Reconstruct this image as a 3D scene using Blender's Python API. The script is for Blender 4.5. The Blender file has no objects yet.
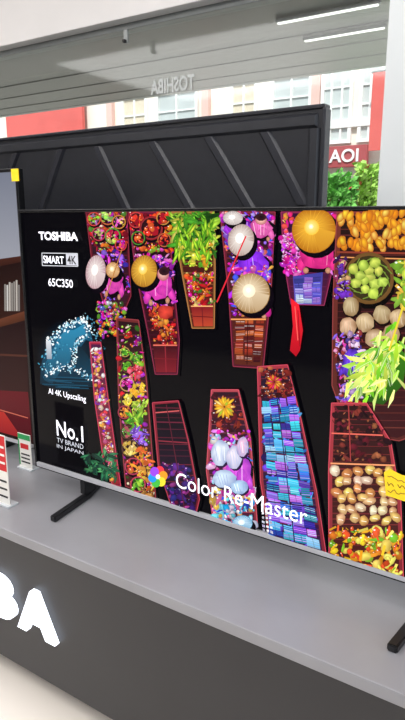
import bpy, bmesh, math, random
from mathutils import Vector
random.seed(7)
scene = bpy.context.scene
COL = scene.collection
scene.view_settings.view_transform = 'Standard'

# ------------------------------------------------------------------ camera
CAM = Vector((1.485, -1.264, 1.40)); FL = 600.0
PT = math.atan(142 / 600); YAW = math.radians(33.03)
cd = bpy.data.cameras.new('camera'); cam = bpy.data.objects.new('camera', cd); COL.objects.link(cam)
cam.location = CAM; cam.rotation_euler = (math.pi / 2 - PT, 0, YAW)
cd.sensor_fit = 'VERTICAL'; cd.sensor_height = 36; cd.lens = 36 * FL / 720; cd.clip_start = .02
scene.camera = cam

def ray(px, py):
    r, c = px - 202.5, 360 - py
    f = FL * math.cos(PT) + c * math.sin(PT); u = c * math.cos(PT) - FL * math.sin(PT)
    s, k = math.sin(YAW), math.cos(YAW)
    return Vector((-f * s + r * k, f * k + r * s, u))
def on(px, py, ax, val):
    d = ray(px, py); return CAM + d * ((val - CAM[ax]) / d[ax])

# ------------------------------------------------------------------ materials
def lin(h):
    if not isinstance(h, str): return h
    h = h.lstrip('#'); o = []
    for i in (0, 2, 4):
        v = int(h[i:i + 2], 16) / 255
        o.append(v / 12.92 if v <= .04045 else ((v + .055) / 1.055) ** 2.4)
    return (o[0], o[1], o[2], 1)
def mat(name, hexc, rough=.5, metal=0, emit=0, noise=0, nscale=20, spec=.5):
    m = bpy.data.materials.new(name); m.use_nodes = True
    nt = m.node_tree; b = nt.nodes['Principled BSDF']; c = lin(hexc)
    b.inputs['Base Color'].default_value = c; b.inputs['Roughness'].default_value = rough
    b.inputs['Metallic'].default_value = metal; b.inputs['Specular IOR Level'].default_value = spec
    if emit:
        b.inputs['Emission Color'].default_value = c; b.inputs['Emission Strength'].default_value = emit
    if noise:
        n = nt.nodes.new('ShaderNodeTexNoise'); n.inputs['Scale'].default_value = nscale; n.inputs['Detail'].default_value = 4
        tc = nt.nodes.new('ShaderNodeTexCoord'); nt.links.new(tc.outputs['Object'], n.inputs['Vector'])
        r = nt.nodes.new('ShaderNodeValToRGB')
        r.color_ramp.elements[0].position = .3; r.color_ramp.elements[1].position = .7
        r.color_ramp.elements[0].color = tuple(x * (1 - noise) for x in c[:3]) + (1,)
        r.color_ramp.elements[1].color = tuple(min(1, x * (1 + noise)) for x in c[:3]) + (1,)
        nt.links.new(n.outputs['Fac'], r.inputs['Fac']); nt.links.new(r.outputs['Color'], b.inputs['Base Color'])
    return m
def picmat(name, strength=1.0):
    m = bpy.data.materials.new(name); m.use_nodes = True; nt = m.node_tree; b = nt.nodes['Principled BSDF']
    a = nt.nodes.new('ShaderNodeAttribute'); a.attribute_name = 'Col'
    b.inputs['Base Color'].default_value = (.001, .001, .0015, 1); b.inputs['Roughness'].default_value = .08
    b.inputs['Specular IOR Level'].default_value = .1
    nt.links.new(a.outputs['Color'], b.inputs['Emission Color']); b.inputs['Emission Strength'].default_value = strength
    return m
M = dict(
    white=mat('white_paint', '#e9e6e4', .6, noise=.03, nscale=3),
    ceil=mat('ceiling_paint', '#ece9e8', .7, noise=.02, nscale=2),
    fwall=mat('shop_wall_paint', '#77777a', .7, noise=.05, nscale=2),
    pillar=mat('pillar_paint', '#e3e7e7', .5, noise=.02, nscale=4),
    frame=mat('grey_aluminium', '#8d9190', .4, .4, noise=.05),
    top=mat('grey_laminate', '#929297', .28, noise=.05, nscale=6),
    fascia=mat('black_laminate', '#222226', .4, noise=.08, nscale=5),
    plinth=mat('plinth_grey', '#4a4a4c', .6, noise=.05),
    bezel=mat('black_bezel', '#0c0c0f', .25, noise=.1),
    silver=mat('silver_trim', '#c4c5ca', .35, .1, noise=.04),
    back=mat('charcoal_plastic', '#2b2c31', .3, noise=.1, nscale=30),
    rib=mat('rib_plastic', '#2c2d33', .26, noise=.08, nscale=30),
    recess=mat('recess_plastic', '#26272c', .28, noise=.12, nscale=30),
    foot=mat('black_plastic', '#17171a', .4, noise=.1),
    letter=mat('lit_letter', '#eef4ff', .4, emit=1.7),
    text=mat('screen_white', '#eeeef8', .3, emit=.92),
    tgrey=mat('screen_grey', '#b8bcc6', .3, emit=.75),
    paper=mat('paper_white', '#f1efe8', .7, noise=.03), red=mat('print_red', '#d0242a', .6, noise=.05),
    green=mat('print_green', '#2f9c57', .6, noise=.05), yellow=mat('sticker_yellow', '#f7d21e', .6, emit=.2, noise=.04),
    ink=mat('ink', '#2c2a2c', .7, noise=.1), brown=mat('brown_ink', '#8a6a1a', .7, noise=.1), clear=mat('acrylic', '#cfd4d8', .2, noise=.03),
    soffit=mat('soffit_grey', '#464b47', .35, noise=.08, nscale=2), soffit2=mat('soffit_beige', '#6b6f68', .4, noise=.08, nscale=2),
    seam=mat('seam_grey', '#454945', .5, noise=.05),
    tube=mat('reflection_glow', '#fffdf5', .4, emit=1.6),  # glow standing in for shop ceiling lights mirrored in the window glass
    cream=mat('cream_render', '#f2e7d9', .8, noise=.05, nscale=2), pinkr=mat('pink_render', '#e8bfb3', .8, noise=.05, nscale=2),
    redb=mat('red_board', '#de625a', .6, noise=.06, nscale=3), dred=mat('dark_red_board', '#ad4a4c', .6, noise=.06, nscale=3),
    wframe=mat('white_frame', '#f5f3ee', .5, noise=.02), wglass=mat('dull_pane', '#c6c9c6', .15, noise=.1, nscale=3), tan=mat('tan_blind', '#dfcfb8', .7, noise=.06),
    street=mat('asphalt', '#8c8a86', .9, noise=.12, nscale=8), leaf=mat('leaf_green', '#74b852', .6, noise=.35, nscale=9),
    leaf2=mat('leaf_light', '#b0d468', .6, noise=.3, nscale=9), bark=mat('bark', '#5b4a3a', .9, noise=.2), bloom=mat('bloom_red', '#e8705a', .6, noise=.1),
    vinyl=mat('vinyl_letter', '#c6cac8', .5, emit=.08),
)
fm = bpy.data.materials.new('floor_tiles'); fm.use_nodes = True; nt = fm.node_tree; b = nt.nodes['Principled BSDF']
br = nt.nodes.new('ShaderNodeTexBrick'); br.offset = 0; tc = nt.nodes.new('ShaderNodeTexCoord')
br.inputs['Color1'].default_value = lin('#f0e8de'); br.inputs['Color2'].default_value = lin('#ece3d8'); br.inputs['Mortar'].default_value = lin('#cfc6b8')
br.inputs['Scale'].default_value = 1; br.inputs['Brick Width'].default_value = .6; br.inputs['Row Height'].default_value = .6; br.inputs['Mortar Size'].default_value = .004
nt.links.new(tc.outputs['Object'], br.inputs['Vector']); nt.links.new(br.outputs['Color'], b.inputs['Base Color']); b.inputs['Roughness'].default_value = .3
M['floor'] = fm
gm = bpy.data.materials.new('window_glass'); gm.use_nodes = True; nt = gm.node_tree; nt.nodes.clear()
o_ = nt.nodes.new('ShaderNodeOutputMaterial'); mx = nt.nodes.new('ShaderNodeMixShader'); tr = nt.nodes.new('ShaderNodeBsdfTransparent'); gl = nt.nodes.new('ShaderNodeBsdfGlossy')
gl.inputs['Roughness'].default_value = .05; mx.inputs[0].default_value = .05; tr.inputs[0].default_value = (.94, .97, .96, 1)
nt.links.new(tr.outputs[0], mx.inputs[1]); nt.links.new(gl.outputs[0], mx.inputs[2]); nt.links.new(mx.outputs[0], o_.inputs[0])
M['glass'] = gm

# ------------------------------------------------------------------ object helpers
def wloc(o):
    v = Vector((0, 0, 0))
    while o: v += o.location; o = o.parent
    return v
def tag(o, label=None, cat=None, group=None, kind=None):
    if label: o['label'] = label
    if cat: o['category'] = cat
    if group: o['group'] = group
    if kind: o['kind'] = kind
    return o
def thing(name, label, cat, loc, group=None):
    o = bpy.data.objects.new(name, None); COL.objects.link(o); o.location = loc; o.empty_display_size = .05
    return tag(o, label, cat, group)
class MB:
    def __init__(s): s.bm = bmesh.new()
    def box(s, x0, x1, y0, y1, z0, z1, bev=0):
        t = bmesh.new(); r = bmesh.ops.create_cube(t, size=1)
        for v in t.verts:
            v.co = Vector(((x0 + x1) / 2 + v.co.x * (x1 - x0), (y0 + y1) / 2 + v.co.y * (y1 - y0), (z0 + z1) / 2 + v.co.z * (z1 - z0)))
        if bev: bmesh.ops.bevel(t, geom=list(t.edges), offset=bev, segments=2, affect='EDGES', profile=.6)
        s._add(t); return s
    def _add(s, t):
        mp = [s.bm.verts.new(v.co) for v in t.verts]; t.verts.index_update()
        for f in t.faces:
            try: s.bm.faces.new([mp[v.index] for v in f.verts])
            except ValueError: pass
        t.free()
    def prism(s, pts, ext, bev=0):
        t = bmesh.new(); a = [t.verts.new(p) for p in pts]; e = Vector(ext); c = [t.verts.new(Vector(p) + e) for p in pts]
        t.faces.new(a); t.faces.new(c[::-1]); n = len(a)
        for i in range(n): t.faces.new([a[i], c[i], c[(i + 1) % n], a[(i + 1) % n]])
        bmesh.ops.recalc_face_normals(t, faces=t.faces)
        if bev: bmesh.ops.bevel(t, geom=list(t.edges), offset=bev, segments=2, affect='EDGES')
        s._add(t); return s
    def frustum(s, pa, pb):
        n = len(pa); vs = list(pa) + list(pb)
        fs = [tuple(range(n)), tuple(range(n, 2 * n))[::-1]] + [(i, n + i, n + (i + 1) % n, (i + 1) % n) for i in range(n)]
        return s.raw([Vector(v) for v in vs], fs)
    def raw(s, vs, fs):
        mp = [s.bm.verts.new(v) for v in vs]
        for f in fs:
            try: s.bm.faces.new([mp[i] for i in f])
            except ValueError: pass
        return s
    def tube(s, p0, p1, r0, r1=None, n=12):
        r1 = r0 if r1 is None else r1
        p0, p1 = Vector(p0), Vector(p1); d = (p1 - p0).normalized(); a = d.orthogonal().normalized(); b2 = d.cross(a)
        vs = []
        for p, r in ((p0, r0), (p1, r1)):
            for i in range(n):
                t = 2 * math.pi * i / n; vs.append(p + a * math.cos(t) * r + b2 * math.sin(t) * r)
        fs = [(i, (i + 1) % n, n + (i + 1) % n, n + i) for i in range(n)] + [tuple(range(n))[::-1], tuple(range(n, 2 * n))]
        return s.raw(vs, fs)
    def build(s, name, m, parent=None):
        me = bpy.data.meshes.new(name); org = wloc(parent) if parent else Vector((0, 0, 0))
        if not parent:
            n = len(s.bm.verts)
            xs = [v.co for v in s.bm.verts]
            org = Vector((sum(v.x for v in xs) / n, sum(v.y for v in xs) / n, min(v.z for v in xs)))
        for v in s.bm.verts: v.co -= org
        bmesh.ops.recalc_face_normals(s.bm, faces=s.bm.faces)
        s.bm.to_mesh(me); s.bm.free(); me.materials.append(m)
        o = bpy.data.objects.new(name, me); COL.objects.link(o); o.parent = parent
        if not parent: o.location = org
        return o
def struct(o): o['kind'] = 'structure'; return o

def glyph(s, bold=0., ext=0.):
    cu = bpy.data.curves.new('t', 'FONT'); cu.body = s; cu.offset = bold; cu.extrude = ext; cu.resolution_u = 4; cu.fill_mode = 'BOTH'
    ob = bpy.data.objects.new('t', cu); COL.objects.link(ob)
    dg = bpy.context.evaluated_depsgraph_get(); dg.update(); me = ob.evaluated_get(dg).to_mesh()
    vs = [v.co.copy() for v in me.vertices]; fs = [tuple(p.vertices) for p in me.polygons]
    ob.evaluated_get(dg).to_mesh_clear(); bpy.data.objects.remove(ob); bpy.data.curves.remove(cu)
    x0 = min(v.x for v in vs); x1 = max(v.x for v in vs); y0 = min(v.y for v in vs); y1 = max(v.y for v in vs)
    return [((v.x - x0) / (x1 - x0), (v.y - y0) / (y1 - y0), v.z) for v in vs], fs
def text_box(s, name, m, parent, x0, x1, z0, z1, y, bold=.0, ext=0., depth=0., mirror=False):
    vs, fs = glyph(s, bold, .1 if depth else 0)
    mb = MB()
    P = []
    for u, v, w in vs:
        if mirror: u = 1 - u
        P.append(Vector((x0 + u * (x1 - x0), y - (w / .1 * depth / 2 if depth else 0), z0 + v * (z1 - z0))))
    mb.raw(P, fs)
    return mb.build(name, m, parent)
def text_px(s, name, m, parent, bl, br_, tl, y, bold=.0, **k):
    a, b_, c = on(*bl, 1, y), on(*br_, 1, y), on(*tl, 1, y)
    return text_box(s, name, m, parent, a.x, b_.x, a.z, c.z, y, bold, **k)

# ------------------------------------------------------------------ picture painter (flat screen image made of coloured polygons)
EPS = 1.0e-6
def jit(c, a=.22):
    c = lin(c); k = random.uniform(1 - a, 1 + a); return tuple(min(1, max(0, x * k * random.uniform(.9, 1.1))) for x in c[:3]) + (1,)
def mixc(a, b_, t):
    a, b_ = lin(a), lin(b_); return tuple(a[i] * (1 - t) + b_[i] * t for i in range(4))
class Pic:
    def __init__(s, y, x0, x1, z0, z1):
        s.y = y; s.r = (x0, x1, z0, z1); s.v = []; s.f = []; s.c = []; s.n = 0
    def _p(s, p, col):
        w = on(p[0], p[1], 1, s.y); x0, x1, z0, z1 = s.r
        s.v.append(Vector((min(max(w.x, x0), x1), s.y - s.n * EPS, min(max(w.z, z0), z1)))); s.c.append(col)
        return len(s.v) - 1
    def bg(s, c):
        x0, x1, z0, z1 = s.r
        for x, z in ((x0, z0), (x1, z0), (x1, z1), (x0, z1)): s.v.append(Vector((x, s.y, z))); s.c.append(lin(c))
        s.f.append((0, 1, 2, 3)); s.n += 1
    def poly(s, pts, c, c2=None):
        a = lin(c); b_ = lin(c2) if c2 else a; n = len(pts)
        ys = [p[1] for p in pts]; lo, hi = min(ys), max(ys)
        ids = []
        for p in pts:
            t = (p[1] - lo) / max(1e-6, hi - lo); ids.append(s._p(p, tuple(a[i] * (1 - t) + b_[i] * t for i in range(4))))
        s.f.append(tuple(ids)); s.n += 1
    def disc(s, x, y, rx, ry, c, rim=None, n=14, rot=0, off=(0, 0), rough=0):
        a = lin(c); b_ = lin(rim) if rim else a; ce = s._p((x + off[0] * rx, y + off[1] * ry), a); ids = []
        for i in range(n):
            t = 2 * math.pi * i / n; k = 1 + random.uniform(-rough, rough) if rough else 1; u, w = rx * k * math.cos(t), ry * k * math.sin(t)
            cc = mixc(b_, a, random.uniform(0, .5)) if rough else b_
            ids.append(s._p((x + u * math.cos(rot) - w * math.sin(rot), y + u * math.sin(rot) + w * math.cos(rot)), cc))
        for i in range(n): s.f.append((ce, ids[i], ids[(i + 1) % n]))
        s.n += 1
    def line(s, pts, w, c):
        for (a, b_) in zip(pts, pts[1:]):
            dx, dy = b_[0] - a[0], b_[1] - a[1]; L = math.hypot(dx, dy) or 1; nx, ny = -dy / L * w / 2, dx / L * w / 2
            s.poly([(a[0] + nx, a[1] + ny), (b_[0] + nx, b_[1] + ny), (b_[0] - nx, b_[1] - ny), (a[0] - nx, a[1] - ny)], c)
    def hat(s, x, y, rx, ry, c, rim, tip, rot=0):
        s.disc(x + 3, y + 4, rx * 1.05, ry * 1.05, '#08020a', None, 20, rot)
        s.disc(x, y, rx, ry, c, rim, 26, rot, (-.15, -.2))
        for k in range(26):
            t = k * .242 + .2; s.line([(x - rx * .1 + rx * .25 * math.cos(t), y - ry * .12 + ry * .25 * math.sin(t)), (x + rx * .95 * math.cos(t), y + ry * .95 * math.sin(t))], .4, mixc(c, rim, random.uniform(.25, .7)))
        s.poly([(x - rx * .1, y - ry * .12)] + [(x + rx * .97 * math.cos(t), y + ry * .97 * math.sin(t)) for t in (.1, .5, .9, 1.3)], mixc(c, rim, .45), mixc(c, rim, .8))
        s.disc(x - rx * .1, y - ry * .12, rx * .34, ry * .34, tip, c, 14, rot, (-.2, -.2))
        s.disc(x - rx * .13, y - ry * .15, rx * .12, ry * .12, '#ffffff', tip, 8, rot)
    def person(s, x, y, w, h, cloth, shade, rot=0, arm=True, skin='#d89a7a'):
        s.disc(x + 2, y + 3, w * 1.15, h * 1.1, '#10040c', None, 12, rot, rough=.1)
        if arm:
            for sg in (-1, 1):
                ax, ay = x + sg * w * .85 * math.cos(rot), y + sg * w * .85 * math.sin(rot)
                s.disc(ax, ay + h * .5, w * .3, h * .65, cloth, shade, 10, rot - sg * .35, rough=.12); s.disc(ax - sg * w * .2, ay + h * 1.1, w * .17, h * .24, skin, mixc(skin, '#402018', .5), 8)
        s.disc(x, y, w, h, cloth, shade, 16, rot, (-.2, -.3), rough=.1); s.disc(x + w * .25, y + h * .3, w * .5, h * .4, mixc(cloth, shade, .4), mixc(cloth, shade, .8), 10, rot + .5, rough=.2)
        for k in range(5): s.line([(x - w * .7 + k * w * .33, y - h * .5), (x - w * .5 + k * w * .28 + random.uniform(-1, 1), y + h * .7)], random.uniform(.4, .9), mixc(cloth, random.choice(['#ffffff', '#100010']), .4))
    def inside(s, pts, x, y):
        r = False; j = len(pts) - 1
        for i in range(len(pts)):
            if (pts[i][1] > y) != (pts[j][1] > y) and x < (pts[j][0] - pts[i][0]) * (y - pts[i][1]) / (pts[j][1] - pts[i][1]) + pts[i][0]: r = not r
            j = i
        return r
    def fill(s, pts, n, r, pal, rim='#30101a', leaf=False, hl=True):
        xs = [p[0] for p in pts]; ys = [p[1] for p in pts]; k = 0; tries = 0
        rim = lin(rim)
        n = int(n * 1.25)
        while k < n and tries < n * 20:
            tries += 1
            x, y = random.uniform(min(xs), max(xs)), random.uniform(min(ys), max(ys))
            if not s.inside(pts, x, y): continue
            k += 1; c = jit(random.choice(pal), .4); q = r * random.choice((.4, .55, .7, .9, 1.25)); rot = random.uniform(0, 3.14)
            if leaf: s.disc(x, y, q * 1.9, q * .5, c, mixc(c, rim, .7), 8, rot)
            else:
                kind = random.random()
                if kind < .2: s.disc(x, y, q * 1.6, q * .5, c, mixc(c, rim, .6), 7, rot, (-.2, -.2), .2)
                elif kind < .35: s.line([(x - q * math.cos(rot), y - q * math.sin(rot)), (x + q * math.cos(rot), y + q * math.sin(rot))], q * .5, mixc(c, rim, .15))
                else: s.disc(x, y, q * random.uniform(.8, 1.3), q * random.uniform(.7, 1.05), c, mixc(c, rim, .75), 9, rot, (-.25, -.3), .15)
                if hl and random.random() < .35: s.disc(x - q * .3, y - q * .35, q * .25, q * .18, mixc(c, '#ffffff', .75), None, 5)
    def boat(s, pts, rim='#a3283a', inner='#25101c', inner2='#3a1424', w=.9, lt=.25):
        sh = [(p[0] + 2.5, p[1] + 2) for p in pts]; s.poly(sh, '#020103')
        s.poly(pts, mixc(rim, '#000000', .25), mixc(rim, '#20040e', .65)); cx = sum(p[0] for p in pts) / len(pts); cy = sum(p[1] for p in pts) / len(pts)
        ip = [(cx + (p[0] - cx) * .9, cy + (p[1] - cy) * .97) for p in pts]
        s.poly(ip, inner, inner2); s.line(pts + pts[:1], w, mixc(rim, '#f0607a', lt))
        y0, y1 = min(p[1] for p in ip), max(p[1] for p in ip)
        y = y0 + 5
        while y < y1 - 3:
            xs = []
            for i in range(len(ip)):
                a, b_ = ip[i], ip[(i + 1) % len(ip)]
                if (a[1] > y) != (b_[1] > y): xs.append(a[0] + (b_[0] - a[0]) * (y - a[1]) / (b_[1] - a[1]))
            if len(xs) >= 2: s.line([(min(xs), y), (max(xs), y + .6)], random.choice((.5, .8, 1.3)), jit(mixc(inner2, rim, random.uniform(.1, .45)), .3))
            y += random.uniform(4, 9)
    def bowl(s, x, y, r, c, food):
        s.disc(x + 1, y + 1.5, r * 1.05, r * 1.1, '#12050a'); s.disc(x, y, r, r * 1.02, mixc(c, '#ffffff', .15), jit(mixc(c, '#000000', .3)), 16); s.disc(x, y, r * .84, r * .86, '#2a0c12', None, 14)
        s.fill([(x - r * .62, y - r * .62), (x + r * .62, y - r * .62), (x + r * .62, y + r * .62), (x - r * .62, y + r * .62)], 18, r * .26, food, mixc(food[0], '#1a0408', .5))
    def grid(s, q, nc, nr, pal, gap=.12, jt=.1):
        (a, b_, c, d) = q
        def bl(u, v):
            return ((a[0] * (1 - u) + b_[0] * u) * (1 - v) + (d[0] * (1 - u) + c[0] * u) * v, (a[1] * (1 - u) + b_[1] * u) * (1 - v) + (d[1] * (1 - u) + c[1] * u) * v)
        R = random.uniform
        for i in range(nr):
            for j in range(nc):
                g = gap; c1 = jit(random.choice(pal), .35); c2 = jit(random.choice(pal), .35)
                u0, u1 = (j + g + R(-jt, jt)) / nc, (j + 1 - g + R(-jt, jt)) / nc; v0, v1 = (i + g + R(-jt, jt)) / nr, (i + 1 - g + R(-jt, jt)) / nr; sk = R(-.16, .16) / nr
                s.poly([bl(u0, v0), bl(u1, v0 + sk), bl(u1, v1 + sk), bl(u0, v1)], c1, mixc(c1, '#080414', .45))
                for w_ in (.25, .5, .75): s.line([bl(u0, v0 + (v1 - v0) * w_), bl(u1, v0 + (v1 - v0) * w_ + sk)], R(.3, .8), mixc(c2, random.choice(['#ffffff', '#0a0418']), R(0, .45)))
                if R(0, 1) < .35: s.line([bl(u0 + (u1 - u0) * .5, v0), bl(u0 + (u1 - u0) * .55, v1)], .5, mixc(c1, '#08040c', .6))
    def build(s, name, m, parent):
        org = wloc(parent); me = bpy.data.meshes.new(name); me.from_pydata([v - org for v in s.v], [], s.f)
        at = me.color_attributes.new('Col', 'FLOAT_COLOR', 'POINT')
        for i, c in enumerate(s.c): at.data[i].color = c
        me.materials.append(m); o = bpy.data.objects.new(name, me); COL.objects.link(o); o.parent = parent
        return o

CT = CAM.z - .87          # counter top height
TB = CAM.z - .806         # television bottom

# ------------------------------------------------------------------ room shell
struct(MB().box(-6.5, 4, -4, 1.4, -.1, 0).build('floor', M['floor']))
struct(MB().box(-6.5, 4, -4, 1.4, 3.0, 3.1).build('ceiling', M['ceil']))
LZ = 2.335
px0 = on(383, 100, 1, .95).x
w = MB().box(-6.5, px0, 1.2, 1.4, LZ, 3.0, .004); w.box(-6.5, px0, 1.2, 1.4, 0, .35, .004)
struct(w.build('wall_back', M['white']))
struct(MB().box(px0, 4, .95, 1.4, 0, 3.0, .006).build('wall_right', M['pillar']))
struct(MB().box(-6.5, 4, -4.1, -4, 0, 3.0).build('wall_front', M['fwall']))
struct(MB().box(-6.6, -6.5, -4, 1.4, 0, 3.0).build('wall_left', M['white']))
win = struct(thing('window_1', None, None, (-2.5, 1.3, .35)))
f = MB().box(-6.5, px0, 1.265, 1.33, LZ - .03, LZ, .003); f.box(-6.5, px0, 1.265, 1.33, .35, .40, .003); f.box(px0 - .03, px0, 1.265, 1.33, .40, LZ - .03, .003)
f.build('window_frame', M['frame'], win)
MB().box(-6.5, px0 - .03, 1.297, 1.303, .40, LZ - .03).build('pane', M['glass'], win)
struct(MB().box(-30, 20, 1.4, 14, -.15, -.02).build('street', M['street']))

a = on(127, 37, 1, 1.2)
t = thing('window_clip', 'tiny grey clip fixed on the white beam over the window', 'clip', (a.x, 1.2, a.z - .03))
MB().box(a.x - .012, a.x + .012, 1.188, 1.2, a.z - .03, a.z + .03, .003).build('plate', M['frame'], t)
MB().box(a.x - .006, a.x + .006, 1.17, 1.188, a.z - .03, a.z - .015, .002).build('hook', M['ink'], t)

# ------------------------------------------------------------------ outside
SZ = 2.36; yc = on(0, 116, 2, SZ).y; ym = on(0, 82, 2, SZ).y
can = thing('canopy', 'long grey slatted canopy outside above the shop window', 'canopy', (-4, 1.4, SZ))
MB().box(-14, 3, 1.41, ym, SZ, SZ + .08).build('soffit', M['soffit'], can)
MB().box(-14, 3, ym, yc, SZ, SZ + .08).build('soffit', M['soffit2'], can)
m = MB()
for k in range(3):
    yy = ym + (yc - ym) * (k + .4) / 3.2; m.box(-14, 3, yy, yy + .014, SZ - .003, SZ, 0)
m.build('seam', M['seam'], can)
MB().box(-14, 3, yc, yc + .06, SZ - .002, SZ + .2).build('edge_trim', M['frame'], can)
for i, (p, q, lab) in enumerate((((277, 24), (380, 3), 'upper, longer white reflection of a shop ceiling light, built as a glowing strip under the canopy'), ((305, 42), (385, 26), 'lower, shorter white reflection of a shop ceiling light, built as a glowing strip under the canopy'))):  # shop light reflections in the glass, added as glowing strips below the canopy
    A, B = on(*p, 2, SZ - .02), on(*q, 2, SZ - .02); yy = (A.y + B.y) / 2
    t = thing('lamp_reflection', lab, 'reflection', ((A.x + B.x) / 2, yy, SZ - .02), 'shop light reflections built under the canopy')
    MB().box(A.x, B.x, yy - .010, yy + .010, SZ - .02, SZ - .003, .002).build('housing', M['frame'], t)  # made-up backing bar for the glowing reflection strip
    MB().box(A.x + .01, B.x - .01, yy - .008, yy + .008, SZ - .026, SZ - .02, .001).build('glow_strip', M['tube'], t)

bld = thing('building', 'cream shop building with barred windows across the street', 'building', (-5, 8.2, -.02))
MB().box(-16, 3.5, 8, 9, -.02, 6.5).build('wall', M['cream'], bld)
m = MB().box(-16, 3.5, 7.92, 8, 2.72, 2.84, .01); m.box(-16, 3.5, 7.92, 8, 4.2, 4.34, .01); m.build('ledge', M['wframe'], bld)
def outwin(x0, x1, z0, z1, nx, nz, gl_='wglass'):
    f = MB(); t_ = .05
    f.box(x0, x1, 7.93, 8, z0, z0 + t_); f.box(x0, x1, 7.93, 8, z1 - t_, z1); f.box(x0, x0 + t_, 7.93, 8, z0 + t_, z1 - t_); f.box(x1 - t_, x1, 7.93, 8, z0 + t_, z1 - t_)
    for i in range(1, nx): xx = x0 + (x1 - x0) * i / nx; f.box(xx - .015, xx + .015, 7.94, 8, z0 + t_, z1 - t_)
    for i in range(1, nz): zz = z0 + (z1 - z0) * i / nz; f.box(x0 + t_, x1 - t_, 7.945, 8, zz - .012, zz + .012)
    wf = f.build('window', M['wframe'], bld); MB().box(x0 + t_, x1 - t_, 7.97, 7.995, z0 + t_, z1 - t_).build('window_pane', M[gl_], wf)
for i, (x, w_) in enumerate(((-6.3, .6), (-5.5, .9), (-3.95, .5), (-3.2, .7))): outwin(x, x + w_, 2.95, 4.1, 2, 4, ('tan', 'wglass')[i % 2])
for x in (-2.35, -1.75, -1.1): outwin(x, x + .5, 2.5, 4.1, 3, 6)
m = MB()
for x in (-6.65, -4.5, -2.5): m.box(x, x + .14, 7.9, 8, 0, 6.4, .01)
m.build('pilaster', M['pinkr'], bld)
A, B = on(6, 108, 1, 7.85), on(84, 138, 1, 7.85)
t = thing('red_signboard', 'large plain red signboard across the street, above the rear television at left', 'signboard', ((A.x + B.x) / 2, 7.9, 2.85))
MB().box(A.x, B.x, 7.82, 7.9, 2.85, 3.85, .01).build('panel', M['redb'], t)
m = MB(); m.box(A.x - .03, B.x + .03, 7.8, 7.9, 3.85, 3.9); m.box(A.x - .03, B.x + .03, 7.8, 7.9, 2.8, 2.85); m.build('border', M['wframe'], t)
A, B = on(323, 147, 1, 7.8), on(366, 166, 1, 7.8)
t = thing('shop_sign', 'dark red shop sign with white letters beyond the window by the pillar', 'sign', ((A.x + B.x) / 2, 7.85, B.z))
MB().box(A.x - .4, B.x, 7.8, 7.9, B.z, A.z, .01).build('board', M['dred'], t)
A, B, C_ = on(329, 163, 1, 7.78), on(358, 160, 1, 7.78), on(329, 150, 1, 7.78)
text_box('AOI', 'lettering', M['wframe'], t, A.x, B.x, A.z, C_.z, 7.785, .015, depth=.02)
A = on(373, 72, 1, 7.6); B = on(384, 150, 1, 7.6)
t = thing('vertical_banner', 'narrow vertical red banner across the street beside the pillar', 'banner', ((A.x + B.x) / 2, 7.62, B.z))
MB().box(A.x, B.x, 7.6, 7.62, B.z, A.z, .004).build('cloth', M['redb'], t)
m = MB(); m.tube((A.x - .02, 7.61, A.z), (B.x + .02, 7.61, A.z), .015); m.tube((A.x - .02, 7.61, A.z), (A.x - .02, 7.915, A.z), .012); m.build('bracket', M['frame'], t)
def shrub(px, pyt, y, rx, n, lab, ml):
    c = on(px, pyt, 1, y); top = c.z
    t = thing('street_shrub', lab, 'shrub', (c.x, y, -.02), 'shrubs across the street')
    st = MB(); R = random.Random(px)
    for k in range(6):
        g = k * 1.05; q = R.uniform(.4, .8); st.tube((c.x + .03 * math.cos(g), y + .03 * math.sin(g), -.02), (c.x + rx * q * math.cos(g), y + rx * q * math.sin(g), top * R.uniform(.75, .95)), .014, .005, 6)
    st.build('stem', M['bark'], t)
    mb = MB(); fl = MB()
    for i in range(n):
        g = R.uniform(0, 6.28); h = R.random() ** .7; q = rx * math.sqrt(R.random()) * (.7 + .3 * math.sin(h * 14 + g * 3)) * (1.1 - .35 * h)
        p = Vector((c.x + q * math.cos(g), y + q * math.sin(g), .05 + (top - .1) * h + R.gauss(0, .03))); a_ = Vector((math.cos(g) + R.uniform(-.8, .8), math.sin(g) + R.uniform(-.8, .8), R.uniform(-.3, 1.2))).normalized(); s_ = a_.orthogonal().normalized()
        L = R.uniform(.05, .1); W = L * .36
        (fl if i % 60 == 0 else mb).raw([p, p + a_ * L * .5 + s_ * W, p + a_ * L, p + a_ * L * .5 - s_ * W], [(0, 1, 2, 3)])
    mb.build('foliage', ml, t); fl.build('blossom', M['bloom'], t)
shrub(341, 173, 5.6, .22, 3200, 'darker leafy shrub outside, left of its pale neighbour', M['leaf'])
shrub(369, 163, 6.2, .24, 3200, 'pale yellow green shrub outside beside the white pillar', M['leaf2'])

A, B, C_ = on(150, 94, 1, 1.29), on(194, 99, 1, 1.29), on(150, 79, 1, 1.29)
o = text_box('TOSHIBA', 'window_lettering', M['vinyl'], None, A.x, B.x, A.z - .005, C_.z - .005, 1.2955, .03, mirror=True)
tag(o, 'pale lettering reading backwards on the upper window glass', 'lettering')

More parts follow.
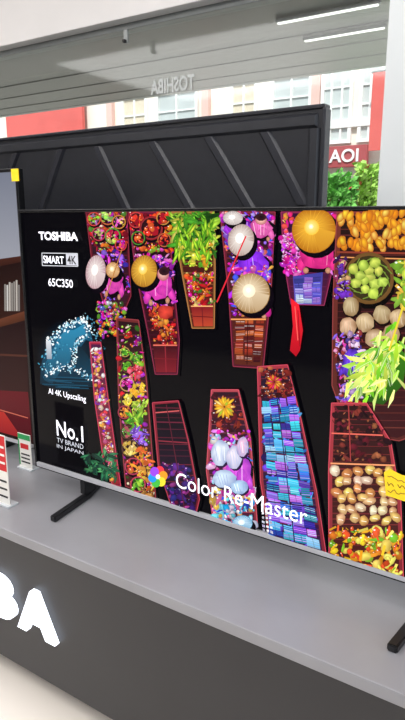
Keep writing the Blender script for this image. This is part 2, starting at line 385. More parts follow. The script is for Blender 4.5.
# ------------------------------------------------------------------ counter
cn = thing('display_counter', 'long grey display counter with black front under the televisions', 'counter', (-.5, .3, 0))
MB().box(-3.6, 2.7, -.262, .86, CT - .03, CT, .004).build('countertop', M['top'], cn)
FB = CAM.z - 1.325
MB().box(-3.6, 2.7, -.258, .84, FB, CT - .03, .003).build('front_panel', M['fascia'], cn)
MB().box(-3.5, 2.6, -.1, .8, 0, FB).build('plinth', M['plinth'], cn)
sg = thing('illuminated_sign', 'glowing white capital letters on the black counter front', 'sign', (-.25, -.27, .235))
xr = .352; cells = [('T', .115), ('O', .15), ('S', .13), ('H', .14), ('I', .045), ('B', .135), ('A', .155)]
for ch, wd in reversed(cells):
    text_box(ch, 'letter', M['letter'], sg, xr - wd, xr, .236, .376, -.268, .045, depth=.018); xr -= wd + .012

# ------------------------------------------------------------------ television builder
def tv_shell(root, x0, x1, y, zb, zt, bz=.008, bot=.02, depth=.06):
    f = MB(); yb = y + .022
    f.box(x0, x0 + bz, y - .003, yb, zb, zt, .0015); f.box(x1 - bz, x1, y - .003, yb, zb, zt, .0015)
    f.box(x0 + bz, x1 - bz, y - .003, yb, zt - bz, zt, .0015); f.box(x0 + bz, x1 - bz, y - .003, yb, zb, zb + bot * .2, .0015)
    f.build('frame', M['bezel'], root)
    MB().box(x0 + bz, x1 - bz, y - .004, yb, zb + bot * .2, zb + bot * .85, .001).build('lower_trim', M['silver'], root)
    b_ = MB().box(x0 + bz, x1 - bz, y + .009, yb + .004, zb + bot * .8, zt - bz)
    b_.box(x0 + .15, x1 - .15, yb + .004, y + depth, zb + .05, zt - .3, .012); b_.build('back_housing', M['back'], root)
def foot(root, x, s, y0, y1, zt):
    m = MB()
    pts = [(x + s * .03, y0, 0), (x + s * .005, .02, 0), (x - s * .03, y1, 0)]
    wv = .011
    for (a, b_) in zip(pts, pts[1:]):
        m.prism([(a[0] - wv, a[1], CT), (a[0] + wv, a[1], CT), (b_[0] + wv, b_[1], CT), (b_[0] - wv, b_[1], CT)], (0, 0, .018), .003)
    m.prism([(x - .012, .0, CT + .016), (x + .012, .0, CT + .016), (x + .012, .05, CT + .016), (x - .012, .05, CT + .016)], (0, 0, zt - CT - .016), .003)
    return m.build('foot', M['foot'], root)

# ---- main television
TT = CAM.z + .024
tv = thing('television', 'large television showing colourful floating market boats on black', 'television', (.725, .02, CT))
tv_shell(tv, 0, 1.45, 0, TB, TT)
foot(tv, .21, 1, -.157, .12, TB); foot(tv, 1.262, -1, -.162, .12, TB)

BG = '#040306'
P = Pic(.005, .008, 1.442, TB + .017, TT - .008); P.bg(BG)
# breaking wave at the left, fading into the black
P.disc(68, 356, 32, 38, '#0a2c40', BG, 28)
P.poly([(40, 384), (41, 366), (44, 354), (50, 346), (52, 336), (60, 330), (64, 322), (72, 324), (78, 317), (86, 322), (90, 330), (93, 342), (86, 340), (80, 348), (84, 356), (92, 360), (98, 370), (100, 380), (88, 388), (60, 390)], '#16587a', '#05141d')
P.poly([(44, 380), (46, 362), (53, 350), (58, 338), (66, 330), (74, 330), (84, 324), (86, 334), (76, 338), (72, 350), (70, 362), (60, 372), (52, 384)], '#2f86ac', '#0a3448')
P.poly([(72, 350), (80, 346), (88, 356), (94, 372), (82, 376), (72, 366)], '#06202e', '#0c3a50')
def spray(pts, n, r, pal):
    for k in range(n):
        i = random.randrange(len(pts) - 1); t_ = random.random(); x = pts[i][0] * (1 - t_) + pts[i + 1][0] * t_ + random.gauss(0, r); y = pts[i][1] * (1 - t_) + pts[i + 1][1] * t_ + random.gauss(0, r)
        P.disc(x, y, random.uniform(.3, 1.5), random.uniform(.3, 1.1), random.choice(pal), None, 6, random.uniform(0, 3), rough=.3)
foam = ['#ffffff', '#eef8fc', '#c4e6f0', '#8cc6da']
spray([(50, 346), (60, 330), (72, 323), (84, 320), (92, 334)], 150, 2.2, foam)
spray([(86, 336), (78, 342), (74, 352), (74, 364)], 70, 1.6, foam + ['#4a9cbc'])
spray([(46, 374), (58, 366), (72, 368), (86, 374), (98, 378)], 150, 2.4, foam + ['#3a88aa', '#1a587a'])
spray([(46, 366), (52, 352), (62, 342)], 70, 3, ['#3f96b8', '#1c6284', '#7fc0d6', '#0f405a'])
spray([(88, 316), (98, 328), (100, 348)], 40, 2.5, ['#9ccfe0', '#4a8ca8', '#2a6480'])
for k in range(14):
    y = 376 + k; P.line([(random.uniform(42, 60), y), (random.uniform(66, 98), y + 1.5)], .5, random.choice(['#0c3a50', '#185a78', '#07202e']))
P.poly([(46, 341), (51, 340), (52, 359), (47, 359)], '#d6dbe0', '#8d99a8'); P.disc(48, 338, 1.5, 1.8, '#e9eef2')
P.line([(42, 253), (77.5, 253.5)], .7, '#e8e8f0'); P.line([(42.5, 265.5), (78, 266.3)], .7, '#e8e8f0'); P.line([(42, 253), (42.5, 265.5)], .7, '#e8e8f0'); P.line([(77.5, 253.5), (78, 266.3)], .7, '#e8e8f0')
P.poly([(66, 254), (77, 254), (77.5, 265.5), (66.5, 265)], '#d9d9e2')
red = ['#d81e28', '#f0402a', '#8f1426', '#f56a2a']; fruit = ['#f79a1f', '#f0481f', '#fbd03a', '#d4202e', '#7fae2c']; grn = ['#4f9e2a', '#86d634', '#b7e848', '#2c6b20']; mag = ['#f01fa8', '#ff4fd0', '#9f1fac', '#c02df0', '#ff7ad8', '#d0108a']; mix = red + grn + mag + fruit
blu = ['#3a5af0', '#7a4af0', '#a06af8', '#c8b0ff', '#2a2aa0']
# boat one, upper left
b1 = [(86, 212), (127, 212), (131, 296), (124, 312), (106, 312), (92, 262)]
P.boat(b1, '#6a1a2a', lt=.1)
P.fill([(88, 213), (126, 213), (127, 250), (93, 252)], 160, 2.4, red + fruit + ['#3f7a2c', '#f7e0c0'] + mag[:2], '#4a0d16')
for x, y, r, c in ((94, 219, 7, '#e8443a'), (108, 217, 8, '#e2703a'), (119, 222, 7, '#f0a03a'), (99, 234, 7, '#c93250'), (113, 236, 8, '#58a83a'), (121, 245, 6, '#d83a2a')): P.bowl(x, y, r, c, random.sample(mix, 4))
P.fill([(98, 250), (126, 250), (130, 294), (106, 302)], 110, 2.4, mag + blu + ['#f3a0d0'], '#4a1040'); P.person(113, 281, 10, 13, '#ff58c0', '#8a1a80', .2)
P.hat(96, 272, 10, 17, '#f6efe9', '#b08a92', '#ffffff', .1); P.hat(113, 270, 7, 8, '#f7d9a0', '#a86a3a', '#fff4da'); P.line([(122, 250), (104, 304)], 1, '#b87a3a')
P.fill([(97, 302), (127, 302), (124, 336), (100, 336)], 140, 2.1, mix + ['#f0f0ff', '#5a7af0'], '#401028')
b1b = [(90, 342), (101, 342), (108, 395), (121, 486), (113, 492), (104, 462), (95, 400)]
P.boat(b1b, '#b02c48', '#4a1840', '#8a2a2a'); P.fill([(92, 348), (100, 348), (116, 474), (111, 484), (97, 400)], 170, 2.1, ['#f06a9a', '#f7a83a', '#c03a6a', '#f7d9b0', '#8a3ae0', '#e83a3a', '#ffffff'], '#5a1a3a')
P.fill([(84, 456), (114, 452), (118, 480), (90, 474)], 70, 3, ['#1f4f3a', '#2c6e4a', '#16382e', '#3a8a5a', '#5aa86a'], '#0c1c18', True)
b2 = [(117, 318), (139, 320), (147, 380), (156, 498), (146, 506), (126, 486), (119, 400)]
P.boat(b2, '#7a3030', '#2a1418', '#4a2020', lt=.15)
P.fill([(118, 320), (139, 322), (147, 380), (154, 494), (146, 500), (127, 482), (120, 400)], 240, 2.3, mix + ['#f7e8c8'], '#3a1010')
for i, (x, y, r, pl) in enumerate(((126, 352, 6, grn), (135, 358, 6, grn), (127, 366, 7, grn), (136, 373, 7, ['#e23a4a', '#f06a8a']), (127, 384, 8, mag), (138, 390, 7, ['#f7c93a', '#f2a52a']), (128, 400, 8, ['#f2d23a', '#f7e070']), (140, 408, 7, ['#c0d84a', '#86b834']), (126, 412, 7, ['#e06a2a', '#f2a03a']), (135, 422, 8, grn), (127, 432, 8, ['#5a9a3a', '#c83a6a']), (141, 437, 8, ['#7a4ad0', '#b07af0']), (131, 448, 9, ['#d8b04a', '#f0d080']), (144, 456, 8, ['#f2902a', '#e05a2a']), (134, 466, 9, ['#d83a3a', '#f2a02a']), (146, 474, 7, ['#f0a03a', '#f7d04a']), (138, 484, 8, grn), (148, 492, 6, ['#8a5a2a', '#c8904a']))):
    if i % 2 != 0: P.fill([(x - r, y - r), (x + r, y - r), (x + r, y + r), (x - r, y + r)], 34, r * .3, pl, mixc(pl[0], '#100408', .6), pl is grn)
    else: P.bowl(x + random.uniform(-1, 1), y, r * random.uniform(.8, 1.0), random.choice(['#b8783a', '#7a3a2a', '#d0a05a', '#55301f', '#c83a5a']), pl)
# boat three
b3 = [(129, 212), (169, 212), (174, 280), (180, 340), (178, 374), (156, 374), (148, 330), (136, 270)]
P.boat(b3, '#701c3a', '#160a12', '#3c1018', lt=.12)
P.fill([(130, 213), (169, 213), (172, 252), (136, 252)], 120, 2.4, red + fruit + mag[:2], '#3a0a10')
for x, y, r, c in ((137, 220, 8, '#d83a3a'), (152, 228, 12, '#a81a24'), (164, 218, 7, '#d8a040'), (139, 238, 7, '#4f9e2a'), (165, 240, 7, '#e0703a')): P.bowl(x, y, r, c, red + ['#f87a3a'])
P.fill([(134, 254), (174, 252), (177, 306), (148, 308)], 150, 2.8, mag + ['#6a4af0', '#f7a0d8', '#2a1a80'], '#501058'); P.person(160, 286, 13, 14, '#ff4fc8', '#8a1480', -.1)
P.hat(145, 271, 13, 16, '#f8c64a', '#a0681e', '#fdeaa4', .1); P.disc(164, 274, 6, 7, '#ffd0bc', '#b05a6a', 12, 0, (-.2, -.3)); P.disc(165, 271, 5.5, 4.5, '#1c0c14', '#3a1a20', 10)
P.fill([(150, 308), (175, 306), (178, 344), (156, 346)], 110, 2.6, red + ['#7a2a1a', '#c8702a', '#f7a03a'], '#300a0a'); P.disc(166, 312, 8, 7, '#e84a3a', '#7a1a1a', rough=.1)
P.poly([(154, 345), (178, 345), (177, 372), (157, 372)], '#3a0c16', '#7c1a26'); P.line([(154, 345), (178, 345)], 1.4, '#e06a5a'); P.line([(166, 346), (167, 372)], 1, '#902430'); P.line([(155, 358), (178, 359)], .8, '#7a1a24')
# boat four
b4 = [(172, 212), (215, 212), (216, 270), (215, 328), (193, 328), (184, 280)]
P.boat(b4, '#a8783a', '#26120e', '#5a1c18', lt=.1)
P.fill([(172, 213), (216, 213), (216, 258), (177, 256)], 170, 4.0, grn + ['#e8e04a', '#f6ea6a', '#16380e'], '#1f4a10', True)
P.fill([(177, 238), (213, 240), (213, 270), (183, 266)], 70, 2.8, ['#d3e83a', '#f6e850', '#5fb82a', '#f0a82a'], '#4a6a1a')
for k in range(36): x = 176 + random.uniform(0, 37); y = random.uniform(222, 260); P.disc(x, y, 1.5, 8, random.choice(['#9fe02e', '#c7fe3e', '#f2f84a', '#5fa820']), '#3a7014', 8, random.uniform(-.6, .6))
P.fill([(186, 272), (214, 272), (213, 306), (193, 306)], 110, 2.5, red + ['#f7902a', '#3f8a2a', '#fbd080'] + mag[:1], '#3a0a0a')
P.poly([(192, 306), (214, 306), (214, 326), (195, 326)], '#7a1620', '#b8442c'); P.line([(192, 306), (214, 306)], 1.2, '#f0b070'); P.line([(194, 316), (214, 317)], .8, '#5a1018'); P.line([(203, 307), (204, 327)], .8, '#6a1820')
# boat five (upper middle with pale hats)
b5 = [(221, 212), (276, 212), (272, 290), (264, 368), (234, 366), (230, 300)]
P.boat(b5, '#7a2438', '#241020', '#5a2418', lt=.12)
P.fill([(222, 213), (275, 213), (271, 270), (230, 270)], 220, 2.9, mag + blu + ['#f0d0f0', '#f29ac0', '#f7703a'], '#3a1060')
P.person(240, 226, 13, 8, '#c040ff', '#4a1080', .1); P.hat(234, 218, 10, 7, '#f6f0ea', '#a89898', '#ffffff'); P.person(262, 228, 11, 10, '#ff7ac8', '#a02a78'); P.disc(262, 220, 6, 5, '#ffcdb8', '#b0606a', 10); P.disc(262, 217, 5.5, 4, '#180a12', '#3a1a20', 10)
P.person(254, 264, 16, 13, '#a03aff', '#4a10a0', .2); P.hat(242, 240, 13, 16, '#faf4ec', '#a88e86', '#ffffff', .2)
P.fill([(232, 268), (272, 266), (272, 314), (232, 314)], 130, 2.6, mag + blu + ['#f7a03a', '#e83a3a', '#fff0e0'], '#301040'); P.person(256, 304, 14, 10, '#e02a9a', '#6a1050', .1)
P.hat(252, 293, 19, 20, '#fae9c8', '#a07a4a', '#fffaea', .1); P.line([(247, 236), (218, 302)], 1.4, '#e02a3a')
P.grid([(236, 318), (266, 318), (262, 362), (236, 360)], 3, 7, ['#6a221c', '#a83a24', '#4a1418', '#c8642e'], .06)
P.line([(232, 319), (267, 319)], 1.5, '#e89a5a'); P.line([(249, 320), (248, 364)], 1, '#3a1010')
# boat six (big yellow hat)
b6 = [(282, 212), (338, 212), (335, 262), (325, 305), (292, 304), (285, 262)]
P.boat(b6, '#7f2450', '#2c1030', '#4a1a3a', lt=.12)
P.fill([(283, 214), (336, 214), (333, 270), (288, 274)], 190, 2.7, ['#f0504a', '#f77a2a', '#ff288a', '#f7b040'] + mag, '#7a1a2a')
P.fill([(281, 232), (305, 234), (309, 276), (285, 274)], 150, 2.5, mag + ['#ff96e8', '#ffc4f8'], '#7a1060')
P.person(318, 256, 17, 13, '#ff3a98', '#9a1060', 0)
P.hat(315, 230, 22, 23, '#fbc23e', '#b06a14', '#ffe894', .1)
P.poly([(294, 276), (324, 272), (322, 304), (296, 304)], '#3a3a90', '#6a5ac0'); P.grid([(295, 278), (323, 276), (321, 303), (297, 303)], 3, 5, ['#9faaf8', '#5a5ad0', '#d8e0ff', '#b07ae8', '#3c3c90'], .03)
P.poly([(292, 298), (300, 304), (304, 330), (301, 350), (297, 356), (291, 350), (294, 326)], '#f02230', '#b01020'); P.line([(296, 306), (299, 340)], .8, '#ff6a60'); P.line([(299, 310), (301, 346)], .6, '#7a0a14')
# boat seven (far right upper)
b7 = [(338, 212), (452, 212), (456, 420), (400, 440), (350, 432), (333, 385), (334, 300)]
P.boat(b7, '#803a30', '#241410', '#3a1418', lt=.12)
for k in range(150):
    x, y = 341 + random.uniform(0, 108), 211 + random.uniform(0, 38); P.disc(x, y, 3.4, random.uniform(5, 7), jit(random.choice(['#fdd03a', '#f8b42a', '#ffe06a', '#f09a1a']), .12), '#b8641a', 10, random.uniform(-.6, .6), (-.3, -.2))
P.line([(338, 252), (452, 254)], 2, '#8a3a2a'); P.line([(340, 257), (452, 260)], 1.2, '#e89a5a')
P.disc(371, 282, 26, 27, '#0a0604'); P.disc(370, 278, 25, 26, '#8a6a3a', '#6a4a24', 22); P.disc(370, 278, 21.5, 22.5, '#2a2a1a', '#3a3018', 20)
for k in range(40):
    g = k * 2.399; q = 3.1 * math.sqrt(k); P.line([(370 + q * math.cos(g), 278 + q * math.sin(g)), (370 + (q + 4) * math.cos(g + .5), 278 + (q + 4) * math.sin(g + .5))], 1, '#6f8a34')
for k in range(13):
    g = k * 2.399; q = 5.0 * math.sqrt(k); P.disc(370 + q * math.cos(g) + random.uniform(-1, 1), 277 + q * math.sin(g), random.uniform(4.4, 5.8), random.uniform(4.6, 6), jit('#dcea66', .12), '#5a7a1c', 12, 0, (-.3, -.35), .08)
P.fill([(395, 262), (450, 262), (450, 310), (400, 306)], 110, 5, ['#d0e04a', '#f0c84a', '#8ab83a'], '#3a4a14')
P.fill([(338, 258), (348, 258), (352, 300), (336, 300)], 50, 3, ['#7a3ad0', '#a03a6a', '#c8a070', '#3a1a50'], '#180818')
for x, y in ((352, 306), (349, 326), (366, 322), (383, 314), (399, 318), (416, 322), (376, 338), (392, 334)):
    c = jit('#dcc49c', .15); P.disc(x + 1, y + 2, 9.6, 10, '#1a0c08'); P.disc(x, y, 9 + random.uniform(-1, 1), 9.5, c, '#7f5a32', 14, 0, (-.3, -.4), .07)
    for q in range(4): P.line([(x - 4 + q * 2, y - 5), (x - 5 + q * 3, y + 6)], .5, mixc('#a8885a', '#fff2d8', random.random() * .6))
P.fill([(335, 334), (362, 332), (372, 394), (342, 402)], 170, 2.8, ['#8a6af0', '#d03a9a', '#e8c0f8', '#9a3a2a', '#4a3a90', '#f7a0d0'], '#2a1040'); P.person(352, 362, 9, 14, '#7a4af0', '#2a1070', .15)
# thick yellow green bundle of leaves and bananas hanging diagonally
P.poly([(398, 344), (408, 356), (404, 384), (384, 404), (366, 400), (358, 382), (366, 356), (382, 344)], '#3a7a1a', '#24520f')
for k in range(210):
    t_ = random.random(); x, y = 398 - 34 * t_ + random.gauss(0, 8), 342 + 40 * t_ + random.gauss(0, 8)
    g = random.gauss(2.15, .55); L = random.uniform(10, 24); c = jit(random.choice(['#5aa81e', '#9ade2e', '#c9f43e', '#e2f75a', '#78c426', '#f0f884']), .3)
    ex, ey = x + L * math.cos(g), y + L * math.sin(g); nx, ny = -math.sin(g), math.cos(g); bw = random.uniform(1.6, 3.2); bend = random.uniform(-2, 2)
    mx_, my_ = (x + ex) / 2 + nx * bend, (y + ey) / 2 + ny * bend
    P.poly([(x + nx * bw * .4, y + ny * bw * .4), (mx_ + nx * bw, my_ + ny * bw), (ex, ey), (mx_ - nx * bw, my_ - ny * bw), (x - nx * bw * .4, y - ny * bw * .4)], c, mixc(c, random.choice(['#1f4a0c', '#f4ffa0']), .4))
    if k % 2 == 0: P.line([(x, y), (mx_ - nx * .6, my_ - ny * .6), (ex, ey)], .5, mixc(c, '#ffffe0', .6))
P.line([(404, 306), (390, 350)], 2, '#e8d03a')
P.fill([(338, 402), (366, 402), (374, 434), (344, 434)], 80, 2.6, ['#e8382a', '#8a2030', '#f7a83a', '#5a3ad0', '#f7e8d0'], '#2a0a14')
# lower boats
b8 = [(154, 402), (180, 400), (190, 440), (201, 498), (198, 524), (172, 514), (160, 466)]
P.boat(b8, '#9a2a3a', '#0e070e', '#24102a'); P.line([(157, 412), (181, 410)], 1.2, '#d05a5a'); P.line([(160, 440), (189, 442)], 1.2, '#8a2a3a'); P.fill([(162, 462), (194, 466), (197, 518), (172, 508)], 90, 3, ['#3a1a6a', '#6a2a9a', '#5a1030', '#2a2a70', '#a03a8a'], '#140818'); P.line([(168, 404), (186, 518)], .9, '#5a1a2a')
b9 = [(213, 389), (240, 389), (252, 438), (259, 526), (240, 532), (214, 522), (208, 470)]
P.boat(b9, '#c04a56', '#2c1220', '#4a1a34')
P.fill([(216, 394), (239, 394), (246, 432), (213, 432)], 70, 3, ['#5a1420', '#801a28', '#3a0c16', '#b03a2a'], '#24080c')
for k in range(30):
    g = k * .4; L = random.uniform(6, 12); P.disc(226 + L * .6 * math.cos(g), 406 + L * .6 * math.sin(g), L * .5, 1.5, random.choice(['#fbdf3a', '#f7b52a', '#8ad43a', '#fdf19a']), '#c8801a', 8, g)
P.fill([(212, 430), (251, 428), (257, 502), (212, 498)], 180, 3.2, mag + ['#3a8af8', '#9fdcff', '#f8b8e0', '#ffffff', '#f7c84a'], '#4a1060')
P.person(240, 470, 12, 16, '#f060f0', '#7a20a0', .1)
for x, y, rx, ry, c in ((222, 452, 9, 13, '#eef5fa'), (236, 456, 8, 12, '#f6eaf4'), (244, 446, 6, 10, '#fcc8e0'), (226, 478, 12, 9, '#dcf0fb'), (241, 486, 9, 7, '#bfe2f8')):
    P.disc(x + 1, y + 2, rx, ry, '#28103c'); P.disc(x, y, rx, ry, c, '#7f90c0', 16, .1, (-.3, -.35), .06)
    for q in range(4): P.line([(x - rx * .6 + q * 3, y - ry * .5), (x - rx * .3 + q * 2.4, y + ry * .6)], .5, random.choice(['#b8c4e8', '#ffffff', '#98a8d8']))
P.fill([(214, 496), (255, 496), (258, 528), (216, 521)], 120, 3.4, ['#1fb0e8', '#7ae0ff', '#f27aa8', '#f0f0ff', '#3a4ae0', '#f7c03a'], '#102a60'); P.hat(244, 522, 10, 8, '#d8eefb', '#5a9ac0', '#ffffff')
b10 = [(259, 366), (289, 364), (303, 420), (318, 490), (327, 554), (300, 552), (270, 541), (262, 480)]
P.boat(b10, '#b83a4a', '#241226', '#34163c')
P.fill([(262, 368), (289, 366), (296, 396), (263, 398)], 90, 2.8, ['#6a141c', '#982a22', '#3a0c14', '#b8603a'], '#2a0a10')
for k in range(20):
    g = k * .37; L = random.uniform(5, 9); P.disc(276 + L * .6 * math.cos(g), 381 + L * .6 * math.sin(g), L * .5, 1.5, random.choice(['#ff503a', '#fbb83a', '#ff288a']), '#8a1a1a', 8, g)
P.fill([(263, 398), (297, 396), (322, 548), (272, 536)], 180, 3.4, ['#2f7fe0', '#5ab8ff', '#7a4ae0', '#2a1a6a'], '#1a0a3a', False, False)
P.grid([(263, 399), (297, 396), (322, 547), (272, 534)], 4, 18, ['#2f7fe8', '#5ab8ff', '#7a4ae0', '#b86af0', '#38c8e0', '#1f4fb0', '#c870f0', '#9fd8ff', '#4a2aaa', '#2a2a90', '#1fa0c0'], .03, .14)
P.line([(279, 398), (296, 540)], 1, '#24104a'); P.line([(268, 450), (308, 452)], 1.2, '#1c0c30'); P.line([(270, 500), (318, 506)], 1.2, '#1c0c30')
P.grid([(262, 502), (272, 500), (276, 538), (264, 534)], 3, 8, ['#f0f0f8', '#c8c0e0', '#ffffff'], .2, .05)
b11 = [(333, 402), (368, 402), (392, 440), (402, 500), (404, 580), (372, 578), (330, 560), (330, 470)]
P.boat(b11, '#c0404a', '#2c1214', '#4a1c18')
P.fill([(335, 406), (368, 404), (390, 442), (388, 460), (333, 460)], 100, 3, ['#3a101c', '#6a1828', '#240a12', '#7a3028', '#b86a42'], '#14060a', False, False); P.line([(333, 432), (384, 434)], 1.4, '#e86a5a'); P.line([(332, 462), (396, 464)], 1.6, '#f09a6a'); P.line([(350, 404), (352, 460)], 1, '#a83a3a')
for i in range(6):
    for j in range(6):
        x, y = 338 + j * 10.5 + i * 1.2 + random.uniform(-2.5, 2.5), 470 + i * 9.5 + random.uniform(-2.5, 2.5)
        P.disc(x, y, random.uniform(4.8, 6.8), random.uniform(3.8, 5.6), jit(random.choice(['#f7cf94', '#f0b46a', '#fdebc4', '#e8a05a', '#fbd878']), .15), '#8a4424', 9, random.uniform(0, 3), (-.3, -.3), .12); P.line([(x - 2.5, y), (x + 2.5, y + 1)], .7, '#fff6e2')
P.fill([(333, 526), (402, 530), (402, 577), (332, 561)], 150, 4.2, ['#fbd02a', '#f7a81f', '#fdea6a', '#f0502a', '#6ab82a', '#f0902a'], '#7a3a0a')
# more boats past the photograph's right edge of the picture
b12 = [(412, 444), (500, 450), (505, 600), (420, 585)]
P.boat(b12, '#a8384a', '#241226', '#34163c'); P.grid([(418, 452), (498, 456), (500, 596), (424, 580)], 5, 9, ['#d83a6a', '#f2a03a', '#5aa83a', '#7a4ad0', '#f0d04a'], .1)
for k, c in enumerate(('#f23a4a', '#f7a02a', '#f7e03a', '#4ac04a', '#2a9af0', '#a04af0')):
    g = k * 1.047 - 1.2; P.disc(160 + 5.4 * math.cos(g), 475.5 + 6.4 * math.sin(g), 4.4, 4.8, c, c, 12)
P.disc(160, 475.5, 2.2, 2.4, '#ffffff')
YT = P.y - P.n * EPS - .0003
print('PIC', P.n, YT)
scr = P.build('screen', picmat('market_picture', 1.2), tv)
for s_, bl, br_, tl, bd, mm in (('TOSHIBA', (39, 240), (78, 240.5), (39, 231.5), .035, 'text'), ('SMART', (43.5, 263), (64, 263.6), (43.5, 255.5), .015, 'text'), ('65C350', (48.5, 286), (73, 287.2), (48.5, 278), .01, 'text'), ('AI 4K Upscaling', (48.5, 395.5), (86, 403), (48.5, 388), .005, 'text'),
        ('No.1', (57, 435.5), (83.5, 442), (57, 420), .01, 'text'), ('TV BRAND', (57, 442), (83.5, 449), (57, 437.5), .0, 'tgrey'), ('IN JAPAN', (57, 448.5), (83.5, 455.5), (57, 444), .0, 'tgrey'), ('Color Re-Master', (176, 487), (307, 525.5), (176, 472), .0, 'text')):
    text_px(s_, 'caption', M[mm], scr, bl, br_, tl, YT, bd)
text_px('4K', 'caption', M['ink'], scr, (67.5, 264), (76.5, 264.3), (67.5, 255.5), YT, .02)
# tilted yellow sticker with scribbled marks
ys = YT - .0002
def sp(px, py): w_ = on(px, py, 1, ys); return (w_.x, ys, w_.z)
yl = MB(); yl.prism([sp(384, 472), sp(390, 469), sp(402, 475), sp(413, 477), sp(414, 503), sp(404, 501), sp(395, 498), sp(386, 495)], (0, -.001, 0)); st = yl.build('sticker', M['yellow'], tv)
st['label'] = 'yellow paper sticker at the lower right of the screen'
m = MB(); rr = random.Random(3)
for row in range(3):
    y0 = 477 + row * 6.5; x = 387.5; pv = None
    while x < 409:
        p_ = on(x, y0 + (x - 387) * .22 + rr.uniform(-2, 2), 1, ys - .0014)
        if pv is not None and rr.random() < .85: m.tube(pv, p_, .0009, n=5)
        pv = p_; x += rr.uniform(1, 2.2)
m.build('handwriting', M['brown'], st)

# ---- left television (cut by the frame)
LY = .10; LX = on(19.5, 200, 1, LY).x; LT = on(18, 168, 1, LY).z
tl_ = thing('television', 'television cut by the left edge, showing a room with bookshelves', 'television', (LX - .835, LY + .02, CT))
tv_shell(tl_, LX - 1.67, LX, LY, TB, LT, .011, .018)
for x in (LX - .25, LX - 1.42):
    m = MB(); m.prism([(x - .012, LY - .15, CT), (x + .012, LY - .15, CT), (x + .012, LY + .16, CT), (x - .012, LY + .16, CT)], (0, 0, .018), .003); m.box(x - .012, x + .012, LY, LY + .05, CT + .016, TB, .002); m.build('foot', M['foot'], tl_)
Q = Pic(LY + .002, LX - 1.659, LX - .011, TB + .016, LT - .011); Q.bg('#2a1614')
Q.poly([(-500, 170), (22, 170), (22, 256), (-500, 250)], '#7f8494', '#a3a5b0')
Q.poly([(-500, 250), (24, 256), (26, 262), (-500, 258)], '#5a3024', '#3f2018')
Q.poly([(-500, 258), (25, 262), (25, 312), (-500, 308)], '#241412', '#3a221c')
for k in range(90):
    x = 18 - k * 2.3
    if k % 9 > 6: continue
    h_ = random.uniform(22, 32); Q.poly([(x, 311 - h_), (x + 1.7, 311 - h_), (x + 1.9, 311), (x + .2, 311)], random.choice(['#c8c0b8', '#d8d4ce', '#9a948e', '#e4dfd8', '#8a8480']))
Q.poly([(-500, 308), (25, 311), (26, 320), (-500, 318)], '#7a4632', '#56301f')
Q.poly([(-500, 318), (26, 320), (28, 392), (-500, 386)], '#2a1818', '#3a1e1c'); Q.line([(-60, 352), (28, 356)], 2, '#5a3226')
Q.poly([(-500, 386), (28, 392), (32, 440), (-500, 440)], '#6e1a22', '#54121a')
Q.poly([(-500, 410), (4, 412), (22, 438), (-500, 440)], '#c83a30', '#9a2028'); Q.line([(-20, 404), (28, 418)], 1, '#d8705a')
Q.build('screen', picmat('room_picture', .9), tl_)
A, B = on(11, 169, 1, LY - .004), on(19, 181, 1, LY - .004)
s2 = MB().box(A.x, B.x, LY - .0045, LY - .003, B.z, A.z).build('sticker', M['yellow'], tl_); s2['label'] = 'small yellow sticker at the top right corner'

# ---- rear television seen from behind: moulded back with low ribs and trapezoid recesses
RY = .43; cR = on(326, 105, 1, RY); RX1 = cR.x; RX0 = RX1 - 1.9; RT = cR.z
tr_ = thing('television', 'biggest television, turned away, showing its dark ribbed back', 'television', (RX1 - .95, RY + .03, CT))
MB().box(RX0, RX1, RY, RY + .03, TB - .01, RT, .004).build('back_panel', M['recess'], tr_)
m = MB().box(RX0, RX1, RY - .008, RY + .034, RT - .007, RT + .004, .003); m.box(RX1 - .007, RX1 + .003, RY - .008, RY + .034, TB - .01, RT - .007, .003); m.box(RX0 - .003, RX0 + .007, RY - .008, RY + .034, TB - .01, RT - .007, .003)
m.build('frame', M['rib'], tr_)
MB().box(RX0 + .01, RX1 - .01, RY + .031, RY + .034, TB + .02, RT - .012).build('screen', M['bezel'], tr_)
zr = RT - .052; cx = RX1 - .95; zlow = TB + .35; DP = .009
def slab(pts, inset, name, m_):
    cxp = sum(p[0] for p in pts) / len(pts); czp = sum(p[1] for p in pts) / len(pts)
    mb = MB(); mb.frustum([(x, RY, z) for x, z in pts], [(x + (inset if x < cxp else -inset), RY - DP, z + (inset if z < czp else -inset)) for x, z in pts]); return mb.build(name, m_, tr_)
slab([(RX0 + .02, zr - .006), (RX1 - .02, zr - .006), (RX1 - .02, RT - .018), (RX0 + .02, RT - .018)], .008, 'top_band', M['back'])
def rp(px, py): return on(px, py, 1, RY)
for (pt, pb) in (((97, 146), (126, 208)), ((152, 141), (190, 208)), ((208, 136), (250, 208)), ((264, 130), (304, 208))):
    a, b_ = rp(*pt), rp(*pb)
    k = (b_.x - a.x) / (b_.z - a.z)
    for sgn in (1, -1):
        zt_ = zr - .006; xt = a.x + k * (zt_ - a.z); xb = xt + k * (zlow - zt_); zb_ = zlow
        if xb > RX1 - .06: zb_ = zt_ + (RX1 - .06 - xt) / k; xb = RX1 - .06
        h0, q0 = .021, .012
        X = (lambda x: x) if sgn > 0 else (lambda x: 2 * cx - x)
        mb = MB(); mb.frustum([(X(xt - h0), RY, zt_), (X(xt + h0), RY, zt_), (X(xb + h0), RY, zb_), (X(xb - h0), RY, zb_)], [(X(xt - q0), RY - DP, zt_), (X(xt + q0), RY - DP, zt_), (X(xb + q0), RY - DP, zb_), (X(xb - q0), RY - DP, zb_)])
        mb.build('rib', M['rib'], tr_)
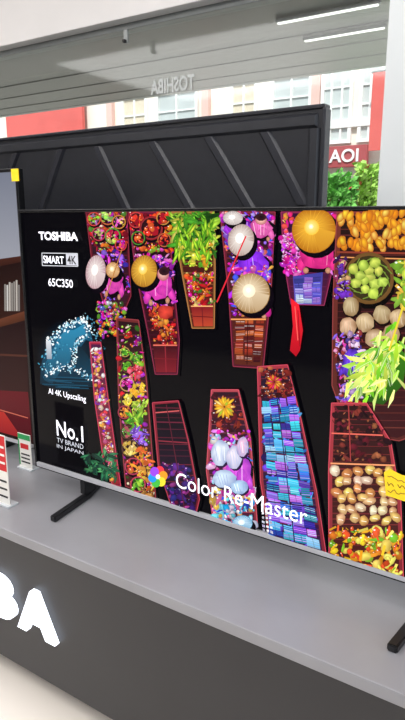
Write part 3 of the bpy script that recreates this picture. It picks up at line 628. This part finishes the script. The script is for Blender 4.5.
for s_ in (1, -1):
    X = (lambda x: x) if s_ > 0 else (lambda x: 2 * cx - x)
    mb = MB(); mb.frustum([(X(RX1 - .012), RY, zr - .008), (X(RX1 - .012), RY, TB + .05), (X(RX1 - .05), RY, TB + .05), (X(RX1 - .05), RY, zr - .008)], [(X(RX1 - .02), RY - DP, zr - .008), (X(RX1 - .02), RY - DP, TB + .06), (X(RX1 - .04), RY - DP, TB + .06), (X(RX1 - .04), RY - DP, zr - .008)])
    mb.build('side_band', M['back'], tr_)
MB().box(RX0 + .3, RX1 - .3, RY - .05, RY, TB + .02, zlow, .012).build('housing', M['recess'], tr_)
for x in (RX0 + .3, RX1 - .3):
    m = MB(); m.prism([(x - .014, RY - .14, CT), (x + .014, RY - .14, CT), (x + .014, RY + .18, CT), (x - .014, RY + .18, CT)], (0, 0, .018), .003); m.box(x - .014, x + .014, RY, RY + .03, CT + .016, TB - .01, .002); m.build('foot', M['foot'], tr_)

# ---- price cards on the counter
def card(px, pyb, pyt, pr, lab, kind):
    a = on(px, pyb, 2, CT); h = on(px, pyt, 1, a.y).z - CT; x1 = on(pr, pyb, 1, a.y).x
    t = thing('price_card', lab, 'price card', ((a.x + x1) / 2, a.y, CT), 'price cards by the televisions')
    y = a.y; wd = .14 if kind == 'red' else x1 - a.x; x0 = x1 - wd
    MB().box(x0 - .004, x1 + .004, y - .01, y + .03, CT, CT + .006, .001).build('stand', M['clear'], t)
    MB().box(x0, x1, y, y + .003, CT + .005, CT + h, .0008).build('card', M['paper'], t)
    if kind == 'green':
        MB().box(x0 + .001, x1 - .001, y - .001, y, CT + h * .84, CT + h - .002).build('print', M['green'], t); MB().box(x0 + .001, x0 + .006, y - .001, y, CT + h * .1, CT + h * .82).build('print', M['green'], t)
        MB().box(x0 + .012, x1 - .012, y - .001, y, CT + h * .58, CT + h * .72).build('print', M['red'], t)
        for k in range(3): MB().box(x0 + .012, x1 - .008, y - .001, y, CT + h * (.18 + k * .11), CT + h * (.22 + k * .11)).build('print', M['ink'], t)
    else:
        MB().box(x0 + .002, x1 - .002, y - .001, y, CT + h * .5, CT + h - .003).build('print', M['red'], t)
        for k in range(3): MB().box(x1 - .03, x1 - .007, y - .002, y - .001, CT + h * (.6 + k * .11), CT + h * (.63 + k * .11)).build('print', M['paper'], t)
        for k in range(3): MB().box(x0 + .01, x1 - .007, y - .001, y, CT + h * (.12 + k * .11), CT + h * (.145 + k * .11)).build('print', M['ink'], t)
card(20, 467, 433, 32, 'small white card with green print between the two televisions', 'green')
card(4, 505, 436, 10, 'red and white card cut by the photo\'s left edge', 'red')

# ------------------------------------------------------------------ light
def area(name, loc, rot, sx, sy, e, c=(1, 1, 1)):
    l = bpy.data.lights.new(name, 'AREA'); l.shape = 'RECTANGLE'; l.size = sx; l.size_y = sy; l.energy = e; l.color = c
    o = bpy.data.objects.new(name, l); COL.objects.link(o); o.location = loc; o.rotation_euler = rot
area('ceiling_light_a', (-.5, -2.2, 2.96), (0, 0, 0), 6, 2.4, 145, (1, .98, .97))
area('ceiling_light_b', (-1.0, .1, 2.96), (0, 0, 0), 6, 1.0, 46, (1, .98, .97))
sl = bpy.data.lights.new('sun', 'SUN'); sl.energy = 4.3; sl.angle = .02; so = bpy.data.objects.new('sun', sl); COL.objects.link(so); so.rotation_euler = (math.radians(42), 0, math.radians(18))
wd = bpy.data.worlds.new('world'); scene.world = wd; wd.use_nodes = True
bg = wd.node_tree.nodes['Background']; bg.inputs[0].default_value = (.8, .89, 1, 1); bg.inputs[1].default_value = 1.25
